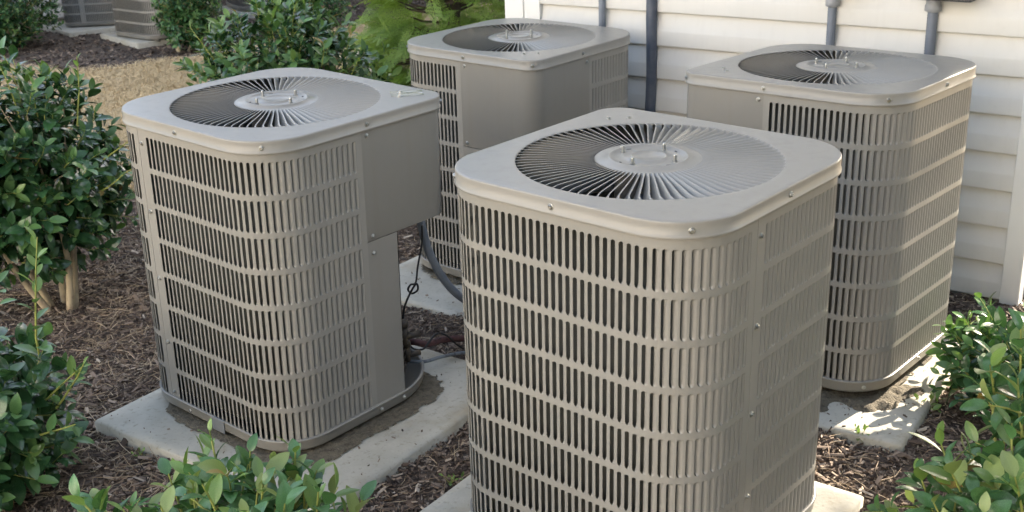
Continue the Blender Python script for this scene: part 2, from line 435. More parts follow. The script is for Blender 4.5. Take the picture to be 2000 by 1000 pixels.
VANE = vane_mesh()
V, F = lathe([(0, .0030), (.038, .0030), (.0395, .0052), (.0425, .0052), (.0445, .0010), (.088, .0010), (.0900, .0052), (.0945, .0052), (.0965, .0004), (.124, .0), (.127, -.0012), (.127, -.010)], 96)
HUB = mesh('hub_disc', V, F, PAINT)
V, F = lathe([(0, .019), (.0022, .0186), (.0040, .0165), (.0044, .0145), (.0044, .0050), (.0062, .0046), (.0062, .0008), (.0070, .0006), (.0070, 0)], 12); BOLT = mesh('mounting_bolt', V, F, ZINC, False)
V, F = lathe([(0, .0006), (.006, .0006), (.0062, 0)], 10); HOLE = mesh('slot_hole_shade', V, F, DARK)  # dark disc stands in for the shade inside a hub slot
# coil
OLK = outline(.328, .13, .322, 12, 4)
V, F = rings([ring(OLK, 0, .046), ring(OLK, 0, .918), ring(OLK, .022, .918), ring(OLK, .022, .05)], True)
COILM = mesh('coil', V, F, COIL)
# base pan: control corner cut back much further
OLP = outline(.3675, .158, .275, 14, 8)
V, F = rings([ring(OLP, .028, 0), ring(OLP, .010, .0015), ring(OLP, .003, .007), ring(OLP, .0, .014), ring(OLP, -.0005, .0345), ring(OLP, -.003, .037), ring(OLP, -.0035, .0400), ring(OLP, -.002, .0425), ring(OLP, .003, .0435), ring(OLP, .010, .036), ring(OLP, .012, .014)], True, True)
PAN = mesh('base_pan', V, F, PAINT2)
V, F = lathe([(0, 0), (.030, 0), (.034, -.006), (.036, -.026), (0, -.026)], 16); FOOT = mesh('foot', V, F, PAINT2)
# fan
def fan_blade():
    V = []; F = []; nr, na = 7, 7
    for i in range(nr):
        r = .07 + .225 * i / (nr - 1)
        for j in range(na):
            t = j / (na - 1); a = R(-26 - 8 * i / nr) + t * R(70 - 6 * i) ; z = -.115 + .062 * t + .008 * math.sin(t * PI)
            V.append((r * math.cos(a), r * math.sin(a), z))
    for i in range(nr - 1):
        for j in range(na - 1): F.append((i * na + j, (i + 1) * na + j, (i + 1) * na + j + 1, i * na + j + 1))
    return mesh('fan_blade', V, F, FANM)
FANB = fan_blade()
V, F = lathe([(0, -.01), (.078, -.01), (.08, -.02), (.08, -.15), (.06, -.17), (0, -.17)], 32); MOTOR = mesh('fan_motor', V, F, PAINT2)
V, F = lathe([(.300, -.05), (.298, -.17), (.296, -.175)], 64); SHROUD = mesh('fan_shroud', V, F, PAINT2)

def control_box(parent, sx_):
    """sheet from the -y seam round the control corner to the +x seam, closed below, plus top strip"""
    sA, sB = PLEN, s_of('+x', sx_); A = Acc(); z0, z1 = .584, .935
    n = 40; ss = [sB + (sA - sB) * i / n for i in range(n + 1)]
    pts = [per(s if s < PLEN else PLEN - 1e-7) for s in ss]
    prof = [(.0, z1), (0, z0 + .003), (.0012, z0 + .0008), (.004, z0)]
    V = []; F = []
    for x, y, a, b in pts:
        for d, z in prof: V.append((x - a * d, y - b * d, z))
    k = len(prof)
    for i in range(n):
        for j in range(k - 1): F.append((i * k + j, i * k + j + 1, (i + 1) * k + j + 1, (i + 1) * k + j))
    # bottom plate
    o = len(V)
    V += [(x - a * .004, y - b * .004, z0 + .0002) for x, y, a, b in pts] + [(.02, sx_, z0 + .0002), (.02, -BH + .03, z0 + .0002)]
    F.append(tuple(range(o, len(V))))
    return obj('control_box_cover', mesh('control_box_cover', V, F, PAINT2, True), parent)
def flat_strip(name, pts, z0, z1, m, parent, ret=.05):
    """folded sheet through plan points"""
    V = []; F = []
    for i, (x, y) in enumerate(pts): V += [(x, y, z0), (x, y, z1)]
    for i in range(len(pts) - 1): F.append((2 * i, 2 * i + 2, 2 * i + 3, 2 * i + 1))
    return obj(name, mesh(name, V, F, m, False), parent)

NEAR_LABEL = {}
GROUP = 'taupe air conditioner condenser units by the house'
PANELS = {}
def build_unit(k, label, seam2, seam3, bolt, nl=300):
    Mw = unit_matrix(k); U = empty('condenser_unit', Mw, label, 'air conditioner', GROUP)
    cov = obj('top_cover', CAP, U)
    # fan guard
    g = obj('fan_guard', HUB, U, Matrix.Translation((0, 0, HT)))
    for i in range(NV): obj('vane', VANE, g, Matrix.Rotation(2 * PI * i / NV, 4, 'Z'))
    yaw = UP[k][3] + R(CT[k])
    for i in range(4):
        a = R(bolt) - yaw + i * PI / 2
        obj('mounting_bolt', BOLT, g, Matrix.Translation((.071 * math.cos(a), .071 * math.sin(a), .0010)))
        b = a - R(23); obj('slot_hole_shade', HOLE, g, Matrix.Translation((.080 * math.cos(b), .080 * math.sin(b), .0011)) @ Matrix.Rotation(b + 1.2, 4, 'Z') @ Matrix.Diagonal((1.1, .45, 1, 1)))
    # cover screws on the lip
    for x, y, a in ((.02, -.37, 270), (-.322, -.322, 225), (-.37, .0, 180), (-.322, .322, 135), (.0, .37, 90), (.322, .322, 45), (.37, -.06, 0), (.349, -.349, 315)):
        o = obj('screw', SCREW, cov, frame_at(x, y, math.cos(R(a)), math.sin(R(a)), HT - .0205, .0004))
        o.matrix_basis = o.matrix_basis @ Matrix.Rotation(random.uniform(0, 3), 4, 'Y')
    for t in (-.014, .026):
        obj('screw', SCREW, cov, Matrix.Translation((.262 + t, -.262 + t * .9, HT + .0002)) @ Matrix.Rotation(-PI / 2, 4, 'X'))
    # panels
    s2, s3 = s_of('-x', seam2), s_of('+x', seam3)
    lou = []
    for (a, b, ma, mb) in ((0, s2 - .0008, .014, .030), (s2 + .0008, s3, .014, .012)):
        me, hs_ = panel_mesh(a, b, ma, mb); p = obj('louvered_panel', me, U)
        for r_, (z0, z1) in enumerate(ROWS):
            for h in hs_: lou.append((p, h, z0))
        if a == 0:
            for z in (.880, .668, .452, .236, .060):
                x, y, n1, n2 = per(b - .014); obj('screw', SCREW, p, frame_at(x, y, n1, n2, z, .0003) @ Matrix.Rotation(random.random(), 4, 'Y'))
    sc = []
    for i, (p, h, z) in enumerate(lou):
        x, y, a, b = per(h); w = Mw @ Vector((x, y, z + .046)); n = Mw.to_3x3() @ Vector((a, b, 0)); v = CAM - w
        c = n.dot(v.normalized()); f = inframe(w, 10)
        sc.append((c if f else c - 2) / v.length)
    order = sorted(range(len(lou)), key=lambda i: -sc[i]); single = set(order[:nl])
    acc = {}
    for i, (p, h, z) in enumerate(lou):
        x, y, a, b = per(h); m = frame_at(x, y, a, b, z)
        if i in single: obj('louver', LOUV, p, m)
        else:
            A = acc.setdefault(p.name, (p, [], [])); o = len(A[1])
            A[1].extend(tuple(m @ v) for v in LV); A[2].extend(tuple(q + o for q in f) for f in LF)
    for p, V, F in acc.values(): obj('louver_rows', mesh('louver_rows', V, F, PAINT), p, kind='stuff')
    # control corner
    cb = control_box(U, seam3)
    for z in (.908, .600): obj('screw', SCREW, cb, frame_at(.022, -BH, 0, -1, z, .0006))
    obj('screw', SCREW, cb, frame_at(BH, seam3 - .018, 1, 0, .905, .0006))
    sp = flat_strip('service_panel', [(.0, -BH + .0006), (.122, -BH + .0006), (.124, -BH + .002), (.124, -BH + .05)][::-1], .040, .5835, PAINT2, U)
    obj('screw', SCREW, sp, frame_at(.022, -BH, 0, -1, .545, .0004)); obj('screw', SCREW, sp, frame_at(.112, -BH - .0, 0, -1, .024, .0045)); obj('screw', SCREW, sp, frame_at(.012, -BH - .0, 0, -1, .022, .0045))
    flat_strip('service_panel', [(BH - .0006, -.118), (BH - .0006, seam3 + .001)] if seam3 > -.118 else [(BH - .0006, -.13), (BH - .0006, -.11)], .040, .5835, PAINT2, U)
    obj('coil', COILM, U)
    pan = obj('base_pan', PAN, U)
    for x, y, a in ((-.322, -.322, 225), (-.322, .322, 135), (.322, .322, 45), (.0, .3675, 90), (-.3675, .1, 180)):
        obj('screw', SCREW, pan, frame_at(x * .993, y * .993, math.cos(R(a)), math.sin(R(a)), .022, .001))
    for x, y in ((-.27, -.27), (.25, .27), (-.27, .27), (.2, -.24)): obj('foot', FOOT, pan, Matrix.Translation((x, y, .001)))
    T = Matrix.Translation((0, 0, HT))
    obj('fan_motor', MOTOR, U, T); obj('fan_shroud', SHROUD, U, T)
    a0 = random.random() * 2
    for i in range(4): obj('fan_blade', FANB, U, T @ Matrix.Rotation(a0 + i * PI / 2, 4, 'Z'))
    return U, Mw
UF, MF = build_unit('F', 'nearest and largest condenser unit in front, louvers on both faces, base below the picture', .127, -.05, 52)
UL, ML = build_unit('L', 'left condenser unit whose plain control box overhangs a cut-away corner above hoses', .196, -.05, 46)
UB, MB_ = build_unit('B', 'rear condenser unit beside the feathery evergreen, with a plain panel wrapped round its front corner', .16, -.012, 44)
UR, MR = build_unit('R', 'right condenser unit by the siding with one side catching warm sun', .16, -.060, 48)

# extras on the left unit: clear film sticker on the lid, clip on the pan, valves in the cut-away corner
film = mat('clear_cracked_film', (.33, .32, .27), .14, bump=(35, .9, .004), noise=(45, (.27, .26, .22), .5, .6))
n = 12; V = []; F = []
for i in range(n):
    for j in range(n):
        x = -.050 + .10 * i / (n - 1); y = -.046 + .075 * j / (n - 1)
        V.append((x, y, .0006 + .0012 * float(vnoise(x * 45 + 3, y * 45))))
for i in range(n - 1):
    for j in range(n - 1): F.append((i * n + j, (i + 1) * n + j, (i + 1) * n + j + 1, i * n + j + 1))
obj('clear_sticker', mesh('clear_sticker', V, F, film, False), UL, Matrix.Translation((.300, -.255, HT)) @ Matrix.Rotation(R(-40), 4, 'Z'), label='crinkled clear film sticker')
clip = Acc().add(box(-.030, .030, -.003, .000, .000, .046)); obj('pan_clip', bevelled(clip.mesh('pan_clip', mat('dull_galvanised_clip', (.26, .27, .28), .4, .5), False), .001, 1), UL, frame_at(-.3695, -.045, -1, 0, .0, .0008))
def valve(x, y, z, s=1):
    A = Acc(); A.add(tube([(x, y, z), (x, y, z + .055 * s)], [.013 * s, .013 * s], 10)); A.add(tube([(x, y, z + .055 * s), (x, y, z + .075 * s)], [.017 * s, .014 * s], 6))
    A.add(tube([(x, y, z + .022 * s), (x + .045 * s, y - .02 * s, z + .022 * s)], [.011 * s, .011 * s], 8)); A.add(tube([(x, y, z), (x - .05, y + .05, z)], [.012 * s, .012 * s], 8))
    return A.mesh('service_valve', BLACKV)
obj('service_valve', valve(.185, -.305, .165, 1.1), UL); obj('service_valve', valve(.215, -.285, .085, .95), UL)
A = Acc()
for z in (.06, .085, .11, .135, .16, .185, .21): A.add(tube(spline([(.13, -.33, z), (.17, -.312, z + .004), (.215, -.275, z), (.27, -.20, z)], 4), .0045, 6))
obj('tubing', A.mesh('tubing', BLACKV), UL)

# ------------------------------------------------------------------ pads
def pad(label, cxy, yaw, u0, u1, n0, n1, ztop, thick=.09, tilt=(0, 0), seed=0):
    """u along yaw, n along yaw-90"""
    nx_, ny_ = 28, 28; V = []; F = []
    a = R(yaw); U = Vector((math.cos(a), math.sin(a))); Nn = Vector((math.sin(a), -math.cos(a)))
    for lay in range(3):
        for i in range(nx_ + 1):
            for j in range(ny_ + 1):
                u = u0 + (u1 - u0) * i / nx_; w = n0 + (n1 - n0) * j / ny_
                e = (i in (0, nx_)) or (j in (0, ny_))
                du = .006 * (vnoise(u * 9 + seed, w * 9) - .5) if e else 0
                if lay == 0: 
                    uu = u - (.006 if i == nx_ else -.006 if i == 0 else 0); ww = w - (.006 if j == ny_ else -.006 if j == 0 else 0)
                    z = 0.0 + .003 * (vnoise(u * 5 + seed, w * 5) - .5); uu += du; ww += du
                elif lay == 1: uu, ww, z = u + du, w + du, -.008
                else: uu, ww, z = u + du * 1.5, w + du, -thick
                if lay and not e: V.append(None); continue
                P = U * uu + Nn * ww; V.append((P.x, P.y, z - tilt[1] * P.x + tilt[0] * P.y))
    m = (nx_ + 1) * (ny_ + 1); idx = {}; VV = []
    for i, v in enumerate(V):
        if v is not None: idx[i] = len(VV); VV.append(v)
    for i in range(nx_):
        for j in range(ny_):
            q = i * (ny_ + 1) + j; F.append(tuple(idx[t] for t in (q, q + 1, q + ny_ + 2, q + ny_ + 1)))
    border = [i * (ny_ + 1) for i in range(nx_)] + [nx_ * (ny_ + 1) + j for j in range(ny_)] + [i * (ny_ + 1) + ny_ for i in range(nx_, 0, -1)] + [j for j in range(ny_, 0, -1)]
    for k in range(len(border)):
        a1, b1 = border[k], border[(k + 1) % len(border)]
        for lay in range(2): F.append(tuple(idx[t] for t in (a1 + lay * m, b1 + lay * m, b1 + (lay + 1) * m, a1 + (lay + 1) * m)))
    me = mesh('concrete_pad', VV, F, CONC)
    o = obj('concrete_pad', me, None, Matrix.Translation((cxy[0], cxy[1], ztop))); o['label'] = label; o['category'] = 'concrete pad'; o['group'] = 'concrete pads under the units'
    return o
pad('concrete pad under the left unit, with a wide bare strip towards the camera', (-.666, 3.465), 55, -.49, .49, -.49, .495, .066, tilt=(.022, .012), seed=3)
pad('concrete pad under the nearest unit, only its side corners in view', (.3285, 2.6686), 54, -.56, .43, -.53, .44, .074, tilt=(.012, .004), seed=11)
pad('concrete pad under the rear unit, edge seen between the two front units', (.03, 4.76), 52, -.56, .45, -.47, .47, .012, tilt=(.01, .004), seed=17)
pad('sunlit concrete pad under the right unit, partly covered by mulch', (1.0771, 3.7979), 56, -.60, .42, -.50, .465, .052, tilt=(-.01, .008), seed=23)

# dirt and dark bands round the bases
def litter(label, loc, ztop, pts_fn, n_grid=46, ext=.5, h=.012, tilt=(0, 0), yaw=0):
    V = []; F = []; D = {}
    a = R(yaw); ca, sa = math.cos(a), math.sin(a)
    for i in range(n_grid + 1):
        for j in range(n_grid + 1):
            x = -ext + 2 * ext * i / n_grid; y = -ext + 2 * ext * j / n_grid
            w = pts_fn(x, y)
            if w <= 0: continue
            X = loc[0] + ca * x - sa * y; Y = loc[1] + sa * x + ca * y
            D[(i, j)] = len(V)
            V.append((X, Y, ztop + .0005 + h * min(1, w * 2.5) * (.35 + 1.1 * float(vnoise(x * 60, y * 60))) - tilt[1] * (X - loc[0]) + tilt[0] * (Y - loc[1])))
    for (i, j) in D:
        q = [(i, j), (i + 1, j), (i + 1, j + 1), (i, j + 1)]
        if all(t in D for t in q): F.append(tuple(D[t] for t in q))
    o = obj('dirt_litter', mesh('dirt_litter', V, F, DIRT), None, kind='stuff'); o['label'] = label; o['category'] = 'dirt'
def rsq(x, y, h, r):
    qx, qy = abs(x) - (h - r), abs(y) - (h - r)
    return min(max(qx, qy), 0) + math.hypot(max(qx, 0), max(qy, 0)) - r
def edge_band(x, y, h, a, b):
    d = rsq(x, y, h, .17); e = a + b * float(vnoise(x * 11, y * 11)) + .022 * (float(vnoise(x * 55, y * 55)) - .5)
    return min((e - d) / .05, (d + .2) / .02)
litter('dark crumbly dirt band on the pad around the base of the left unit', (-.690, 3.475), .069, lambda x, y: edge_band(x, y, .375, -.016, .018), yaw=50, tilt=(.022, .012), h=.006, n_grid=170)
litter('dirt band on the pad around the base of the rear unit', (.06, 4.815), .016, lambda x, y: edge_band(x, y, .37, .0, .03), yaw=50, h=.008, n_grid=60, tilt=(.01, .004))
litter('brown dirt and mulch washed over the front of the right pad', (1.08, 3.36), .052, lambda x, y: (1 - math.hypot(x / .23, (y - .03) / .13)) + .9 * (float(vnoise(x * 14 + 9, y * 14)) - .5), yaw=8, h=.016, ext=.42, n_grid=90)
litter('dark uneven band on the pad under the right unit', (1.0771, 3.7979), .054, lambda x, y: edge_band(x, y, .36, -.02, .05), yaw=50, h=.010, n_grid=70, tilt=(-.01, .008))  # dark band round the right unit's base

# ------------------------------------------------------------------ house
WB = Vector((2.688, 3.618, 0)); WD = Vector((.8026, -.5965, 0)); WN = Vector((-.5965, -.8026, 0))   # along, outward normal
HOUSE_M = Matrix(((WD.x, -WN.x, 0, WB.x), (WD.y, -WN.y, 0, WB.y), (0, 0, 1, 0), (0, 0, 0, 1)))     # x along wall, y into the house
house = empty('house', HOUSE_M, 'cream lap-sided house wall standing behind the condenser units', 'house')
AL, AR = -3.301, -.938; HH = 5.95; SP = .1443; Z00 = 1.0374
prof = [(.023, 0), (.0248, .002), (.0248, .0055), (.0235, .060), (.0215, .068), (.0165, .082), (.0080, .118), (.0020, .1443), (.0020, .150)]
def plank(L):
    nseg = 3; V = []; F = []
    pr = [(.002, .0008)] + prof
    for i in range(nseg + 1):
        x = L * i / nseg
        for o_, z in pr: V.append((x, -o_, z))
    k = len(pr)
    for i in range(nseg):
        for j in range(k - 1): F.append((i * k + j, (i + 1) * k + j, (i + 1) * k + j + 1, i * k + j + 1))
    me = mesh('siding_plank', V, F, SIDING)
    return me
zb = Z00 - 7 * SP
core = obj('wall', Acc().add(box(AL + .02, AR - .02, .003, 11.9, .0, HH)).mesh('wall', CONC, False), house)
k0 = 0
P1 = plank(AR - .05 - (AL + .178)); P2 = plank(11.8)
for i in range(41):
    z = zb + i * SP
    obj('siding_plank', P1, core, Matrix.Translation((AL + .179, 0, z)))
    obj('siding_plank', P2, core, Matrix.Translation((AR, .05, z)) @ Matrix.Rotation(PI / 2, 4, 'Z'))
    obj('siding_plank', P2, core, Matrix.Translation((AL, 11.85, z)) @ Matrix.Rotation(-PI / 2, 4, 'Z'))
def cpost(x0, x1, y0, y1, lab=None): return obj('corner_trim', bevelled(Acc().add(box(x0, x1, y0, y1, zb - .012, HH)).mesh('corner_trim', TRIM, False), .004), house)
cpost(AR - .050, AR + .020, -.032, .048)
cpost(AL - .02, AL + .086, -.032, .06); cpost(AL + .090, AL + .178, -.030, .02)
V = [(AL - .4, -.5, HH), (AR + .4, -.5, HH), (AR + .4, 12.4, HH), (AL - .4, 12.4, HH), ((AL + AR) / 2, -.5, HH + 1.0), ((AL + AR) / 2, 12.4, HH + 1.0)]
obj('roof', mesh('roof', V, [(3, 2, 1, 0), (0, 1, 4), (2, 3, 5), (1, 2, 5, 4), (3, 0, 4, 5)], ROOFM, False), house)
HM = HOUSE_M
def W3(a, out, z): return tuple(HM @ Vector((a, -out, z)))
# conduits and pipes on the wall
def ribbed(p0, p1, r, n=12, pitch=.011):
    p0, p1 = Vector(p0), Vector(p1); L = (p1 - p0).length; k = int(L / (pitch / 2)); pts = []; rad = []
    for i in range(k + 1):
        pts.append(p0.lerp(p1, i / k)); rad.append(r * (1.0 if i % 2 else .90))
    return tube(pts, rad, n)
def conduit(label, a, z0, z1, r, z_fit=None, out=.035, lean=0.0, m=CONDUIT, ribs=True, cat='conduit', name='conduit'):
    e = empty(name, Matrix.Identity(4), label, cat, 'grey conduits on the siding')
    p0, p1 = W3(a + lean, out, z0), W3(a, out, z1)
    VF = ribbed(p0, p1, r) if ribs else tube([Vector(p0).lerp(Vector(p1), t / 12) + Vector((.003 * math.sin(t * 1.3), 0, 0)) for t in range(13)], r, 14)
    obj('pipe', Acc().add(VF).mesh('pipe', m), e)
    if z_fit:
        q = Vector(W3(a, out, z_fit)); q2 = Vector(W3(a, out, z_fit + .05))
        obj('fitting', Acc().add(tube([q, q + Vector((0, 0, .004)), q + Vector((0, 0, .024)), q + Vector((0, 0, .028)), q2, q2 + Vector((0, 0, .03))], [r * 1.15, r * 1.5, r * 1.5, r * 1.35, r * 1.35, r * 1.35], 14)).mesh('fitting', FITTING), e)
    return e
conduit('leftmost grey ribbed conduit coming down the siding behind the rear unit', -2.782, .35, 1.45, .0165)
conduit('long dark insulated line running down the siding between the rear and right units', -2.525, .03, 1.5, .0235, lean=-.014, m=CONDARK, ribs=False, cat='pipe', name='insulated_pipe')
conduit('grey ribbed conduit behind the middle of the right unit lid, with a fitting on top', -1.726, .3, 1.16, .0185, 1.108)
conduit('rightmost grey ribbed conduit behind the right unit, below the dark box', -1.338, .3, 1.17, .0205, 1.112)
bx = empty('disconnect_box', HOUSE_M @ Matrix.Translation((-1.30, -.02, 1.165)), 'dark electrical box on the siding, lower edge at the top right', 'electrical box')
obj('enclosure', bevelled(Acc().add(box(-.09, .12, -.11, 0, 0, .26)).mesh('enclosure', mat('dark_grey_enclosure', (.05, .052, .055), .5), False), .006), bx)
bx = empty('disconnect_box', HOUSE_M @ Matrix.Translation((-1.72, -.02, 1.192)), 'dark electrical box just above the middle conduit', 'electrical box')
obj('enclosure', bevelled(Acc().add(box(-.09, .12, -.11, 0, 0, .26)).mesh('enclosure', bpy.data.materials['dark_grey_enclosure'], False), .006), bx)

# ------------------------------------------------------------------ hoses between the units
def hose(name, label, cat, pts, r, m, n=8, sides=10, ribs=False):
    P = spline(pts, n); rad = r
    if ribs:
        Q = []
        for i in range(len(P) - 1):
            for t in range(3): Q.append(P[i].lerp(P[i + 1], t / 3))
        P = Q + [P[-1]]; rad = [r * (1 if i % 2 else .94) for i in range(len(P))]
    o = obj(name, Acc().add(tube(P, rad, sides)).mesh(name, m)); o['label'] = label; o['category'] = cat; return o
def at(x, y, Y):
    a = (x - 1000) / FPX; b = -(y - 500) / FPX; d = FWD + RIGHT * a + CUP * b
    return CAM + d * (Y / d.y)
hose('flexible_conduit', 'thick blue-grey flexible conduit curving from under the left control box', 'conduit',
     [at(820, 425, 3.66), at(826, 452, 3.67), at(838, 492, 3.70), at(860, 535, 3.76), at(890, 572, 3.84), at(935, 600, 3.95), at(1000, 615, 4.10), at(1080, 600, 4.3)], .0148, CONDUIT, ribs=True, sides=12)
hose('control_cable', 'thin black cable with a loop knot hanging beside the left unit', 'cable',
     [at(824, 440, 3.62), at(824, 475, 3.62), at(816, 520, 3.61), at(812, 552, 3.60), at(802, 556, 3.59), at(797, 566, 3.60), at(805, 573, 3.61), at(816, 566, 3.60), at(813, 554, 3.59), at(800, 575, 3.59), at(789, 604, 3.58), at(788, 634, 3.58),
      at(793, 660, 3.59), at(806, 680, 3.59), at(826, 682, 3.60), at(838, 668, 3.62), at(852, 652, 3.66), at(872, 655, 3.72), at(895, 675, 3.78), at(925, 690, 3.85)], .0036, BLACK, 6, 6)
hose('refrigerant_pipe', 'dark maroon insulated refrigerant pipe running right from the left unit', 'pipe',
     [at(796, 668, 3.66), at(812, 668, 3.64), at(835, 672, 3.66), at(862, 664, 3.72), at(905, 661, 3.84), at(950, 668, 3.95), at(1010, 675, 4.15)], .0115, MAROON)
hose('liquid_line', 'thin weathered grey pipe lying right of the left unit below the maroon pipe', 'pipe',
     [at(800, 706, 3.60), at(830, 706, 3.60), at(862, 697, 3.66), at(905, 689, 3.75), at(960, 690, 3.88), at(1020, 700, 4.0)], .0060, GREYPIPE)

# ------------------------------------------------------------------ mulch chips, straw, grass
def keepout(x, y):
    k = np.zeros(len(x), bool)
    for (c, yaw, u0, u1, n0, n1) in (((-.666, 3.465), 55, -.475, .475, -.475, .48), ((.3285, 2.6686), 54, -.54, .41, -.52, .42), ((.03, 4.76), 52, -.55, .44, -.46, .46), ((1.0771, 3.7979), 56, -.575, .40, -.48, .44)):
        a = R(yaw); dx, dy = x - c[0], y - c[1]; u = dx * math.cos(a) + dy * math.sin(a); w = dx * math.sin(a) - dy * math.cos(a)
        k |= (u > u0) & (u < u1) & (w > n0) & (w < n1)
    k |= ((x - WB.x) * -WN.x + (y - WB.y) * -WN.y) > -.01
    return k
def ground_h(x, y): return gz(x, y) + .035 * fbm(x * 9, y * 9, 3)
def chips(name, label, x, y, z, lmin, lmax, wf, mat_, kind='chip', tone_bias=0, cat=None):
    n = len(x); L = lmin + (lmax - lmin) * rng.random(n) ** 2.2; w = L * wf * (.5 + rng.random(n)); t = .0015 + .003 * rng.random(n)
    yaw = rng.random(n) * 2 * PI; pit = rng.normal(0, .28, n); rol = rng.normal(0, .45, n)
    d = np.stack([np.cos(yaw) * np.cos(pit), np.sin(yaw) * np.cos(pit), np.sin(pit)], 1)
    s = np.stack([-np.sin(yaw) * np.cos(rol), np.cos(yaw) * np.cos(rol), np.sin(rol)], 1); u = np.cross(d, s)
    c = np.stack([x, y, z], 1); P = []
    taper = .4 + .6 * rng.random(n)
    for a in (-.5, .5):
        wa = (w * (taper if a > 0 else 1))[:, None]
        for b, h in ((-.5, -1), (0, 1), (.5, -1)):
            P.append(c + d * (a * L)[:, None] + s * b * wa + u * (h * t * (.8))[:, None])
    V = np.stack(P, 1).reshape(-1, 3); o = (np.arange(n) * 6)[:, None]
    F = np.concatenate([o + np.array([[0, 3, 4, 1]]), o + np.array([[1, 4, 5, 2]])], 0)
    tn = np.clip(rng.beta(1.15, 2.1, n) + tone_bias, 0, 1); tone = np.concatenate([tn, tn])
    ob = obj(name, mesh(name, V, F, mat_, False, tone), None, kind='stuff'); ob['label'] = label; ob['category'] = cat or 'mulch'
    return ob
n = 230000
x = rng.uniform(-2.9, 2.6, n); y = 2.0 + 5.0 * rng.random(n) ** 1.25
fr = np.abs(x) < (.52 * y + .12)
k = fr & ~keepout(x, y) & ~in_lawn(x, y); x, y = x[k], y[k]
chips('bark_mulch', 'brown shredded bark mulch covering the bed between the units', x, y, ground_h(x, y) + .002 + .012 * rng.random(len(x)), .007, .040, .17, CHIP)
n = 16000
x = rng.uniform(-2.9, 2.6, n); y = 2.0 + 5.0 * rng.random(n) ** 1.25
k = (np.abs(x) < .52 * y + .12) & ~keepout(x, y) & ~in_lawn(x, y); x, y = x[k], y[k]
chips('bark_nuggets', 'larger flat pieces of bark lying on top of the shredded mulch', x, y, ground_h(x, y) + .010 + .008 * rng.random(len(x)), .014, .060, .28, CHIP, tone_bias=.06)
n = 26000
x = rng.uniform(-5.9, .8, n); y = rng.uniform(9.3, 15, n); k = ~in_lawn(x, y); x, y = x[k], y[k]
chips('back_bark_mulch', 'dark bark mulch of the bed in the background', x, y, ground_h(x, y) + .005, .02, .07, .4, CHIP, tone_bias=-.12)
def strands(name, label, x, y, z, lmin, lmax, w, mat_, lift=.01, up=0.0, cat='pine straw'):
    n = len(x); L = rng.uniform(lmin, lmax, n); a = rng.random(n) * 2 * PI; b = a + rng.normal(0, .5, n)
    p0 = np.stack([x, y, z], 1); el = rng.normal(up, .12 if up == 0 else .35, n)
    d1 = np.stack([np.cos(a) * np.cos(el), np.sin(a) * np.cos(el), np.sin(el)], 1) * (L / 2)[:, None]
    d2 = np.stack([np.cos(b), np.sin(b), np.sin(el) * .3 - (.0 if up else 0)], 1) * (L / 2)[:, None]
    p1 = p0 + d1; p2 = p1 + d2
    wv = np.stack([-np.sin(a), np.cos(a), rng.normal(0, .4, n)], 1) * w
    V = np.stack([p0 - wv, p0 + wv, p1 + wv, p1 - wv, p2 + wv * .4, p2 - wv * .4], 1).reshape(-1, 3); o = (np.arange(n) * 6)[:, None]
    F = np.concatenate([o + np.array([[0, 1, 2, 3]]), o + np.array([[3, 2, 4, 5]])], 0)
    tn = rng.random(n); ob = obj(name, mesh(name, V, F, mat_, False, np.concatenate([tn, tn])), None, kind='stuff'); ob['label'] = label; ob['category'] = cat; return ob
n = 26000
x = rng.uniform(-2.4, 2.1, n); y = rng.uniform(2.2, 5.8, n); k = ~keepout(x, y) & ~in_lawn(x, y) & (rng.random(n) < np.where(x < -.8, 1, .35)); x, y = x[k], y[k]
strands('pine_straw', 'pale pine straw scattered over the bark mulch', x, y, ground_h(x, y) + .012, .03, .13, .0011, STRAW)
n = 330000
x = rng.uniform(-5.4, .9, n); y = rng.uniform(5.6, 12.6, n)
k = in_lawn(x, y) & (np.abs(x) < .5 * y + .4); x, y = x[k], y[k]
strands('dormant_grass', 'straw-coloured dormant lawn grass beyond the left unit', x, y, gz(x, y) + .028, .045, .10, .0016, GRASSM, up=.95, cat='grass')

# crumbs of bark lying on the pads round the bases
n = 600; a = rng.random(n) * 2 * PI
x = np.concatenate([-.690 + rng.normal(0, .30, n), 1.10 + rng.normal(0, .30, n), .05 + rng.normal(0, .3, n)]); y = np.concatenate([3.475 + rng.normal(0, .30, n), 3.42 + rng.normal(0, .25, n), 4.7 + rng.normal(0, .3, n)])
k = keepout(x, y) & (rng.random(len(x)) < .55); x, y = x[k], y[k]
zt = np.where(y > 4.1, .018, np.where(x < 0, .072 - .012 * (x + .666) + .022 * (y - 3.465), .058)) + .001
chips('bark_crumbs', 'fine crumbs of bark blown onto the concrete pads', x, y, zt, .003, .016, .3, CHIP)
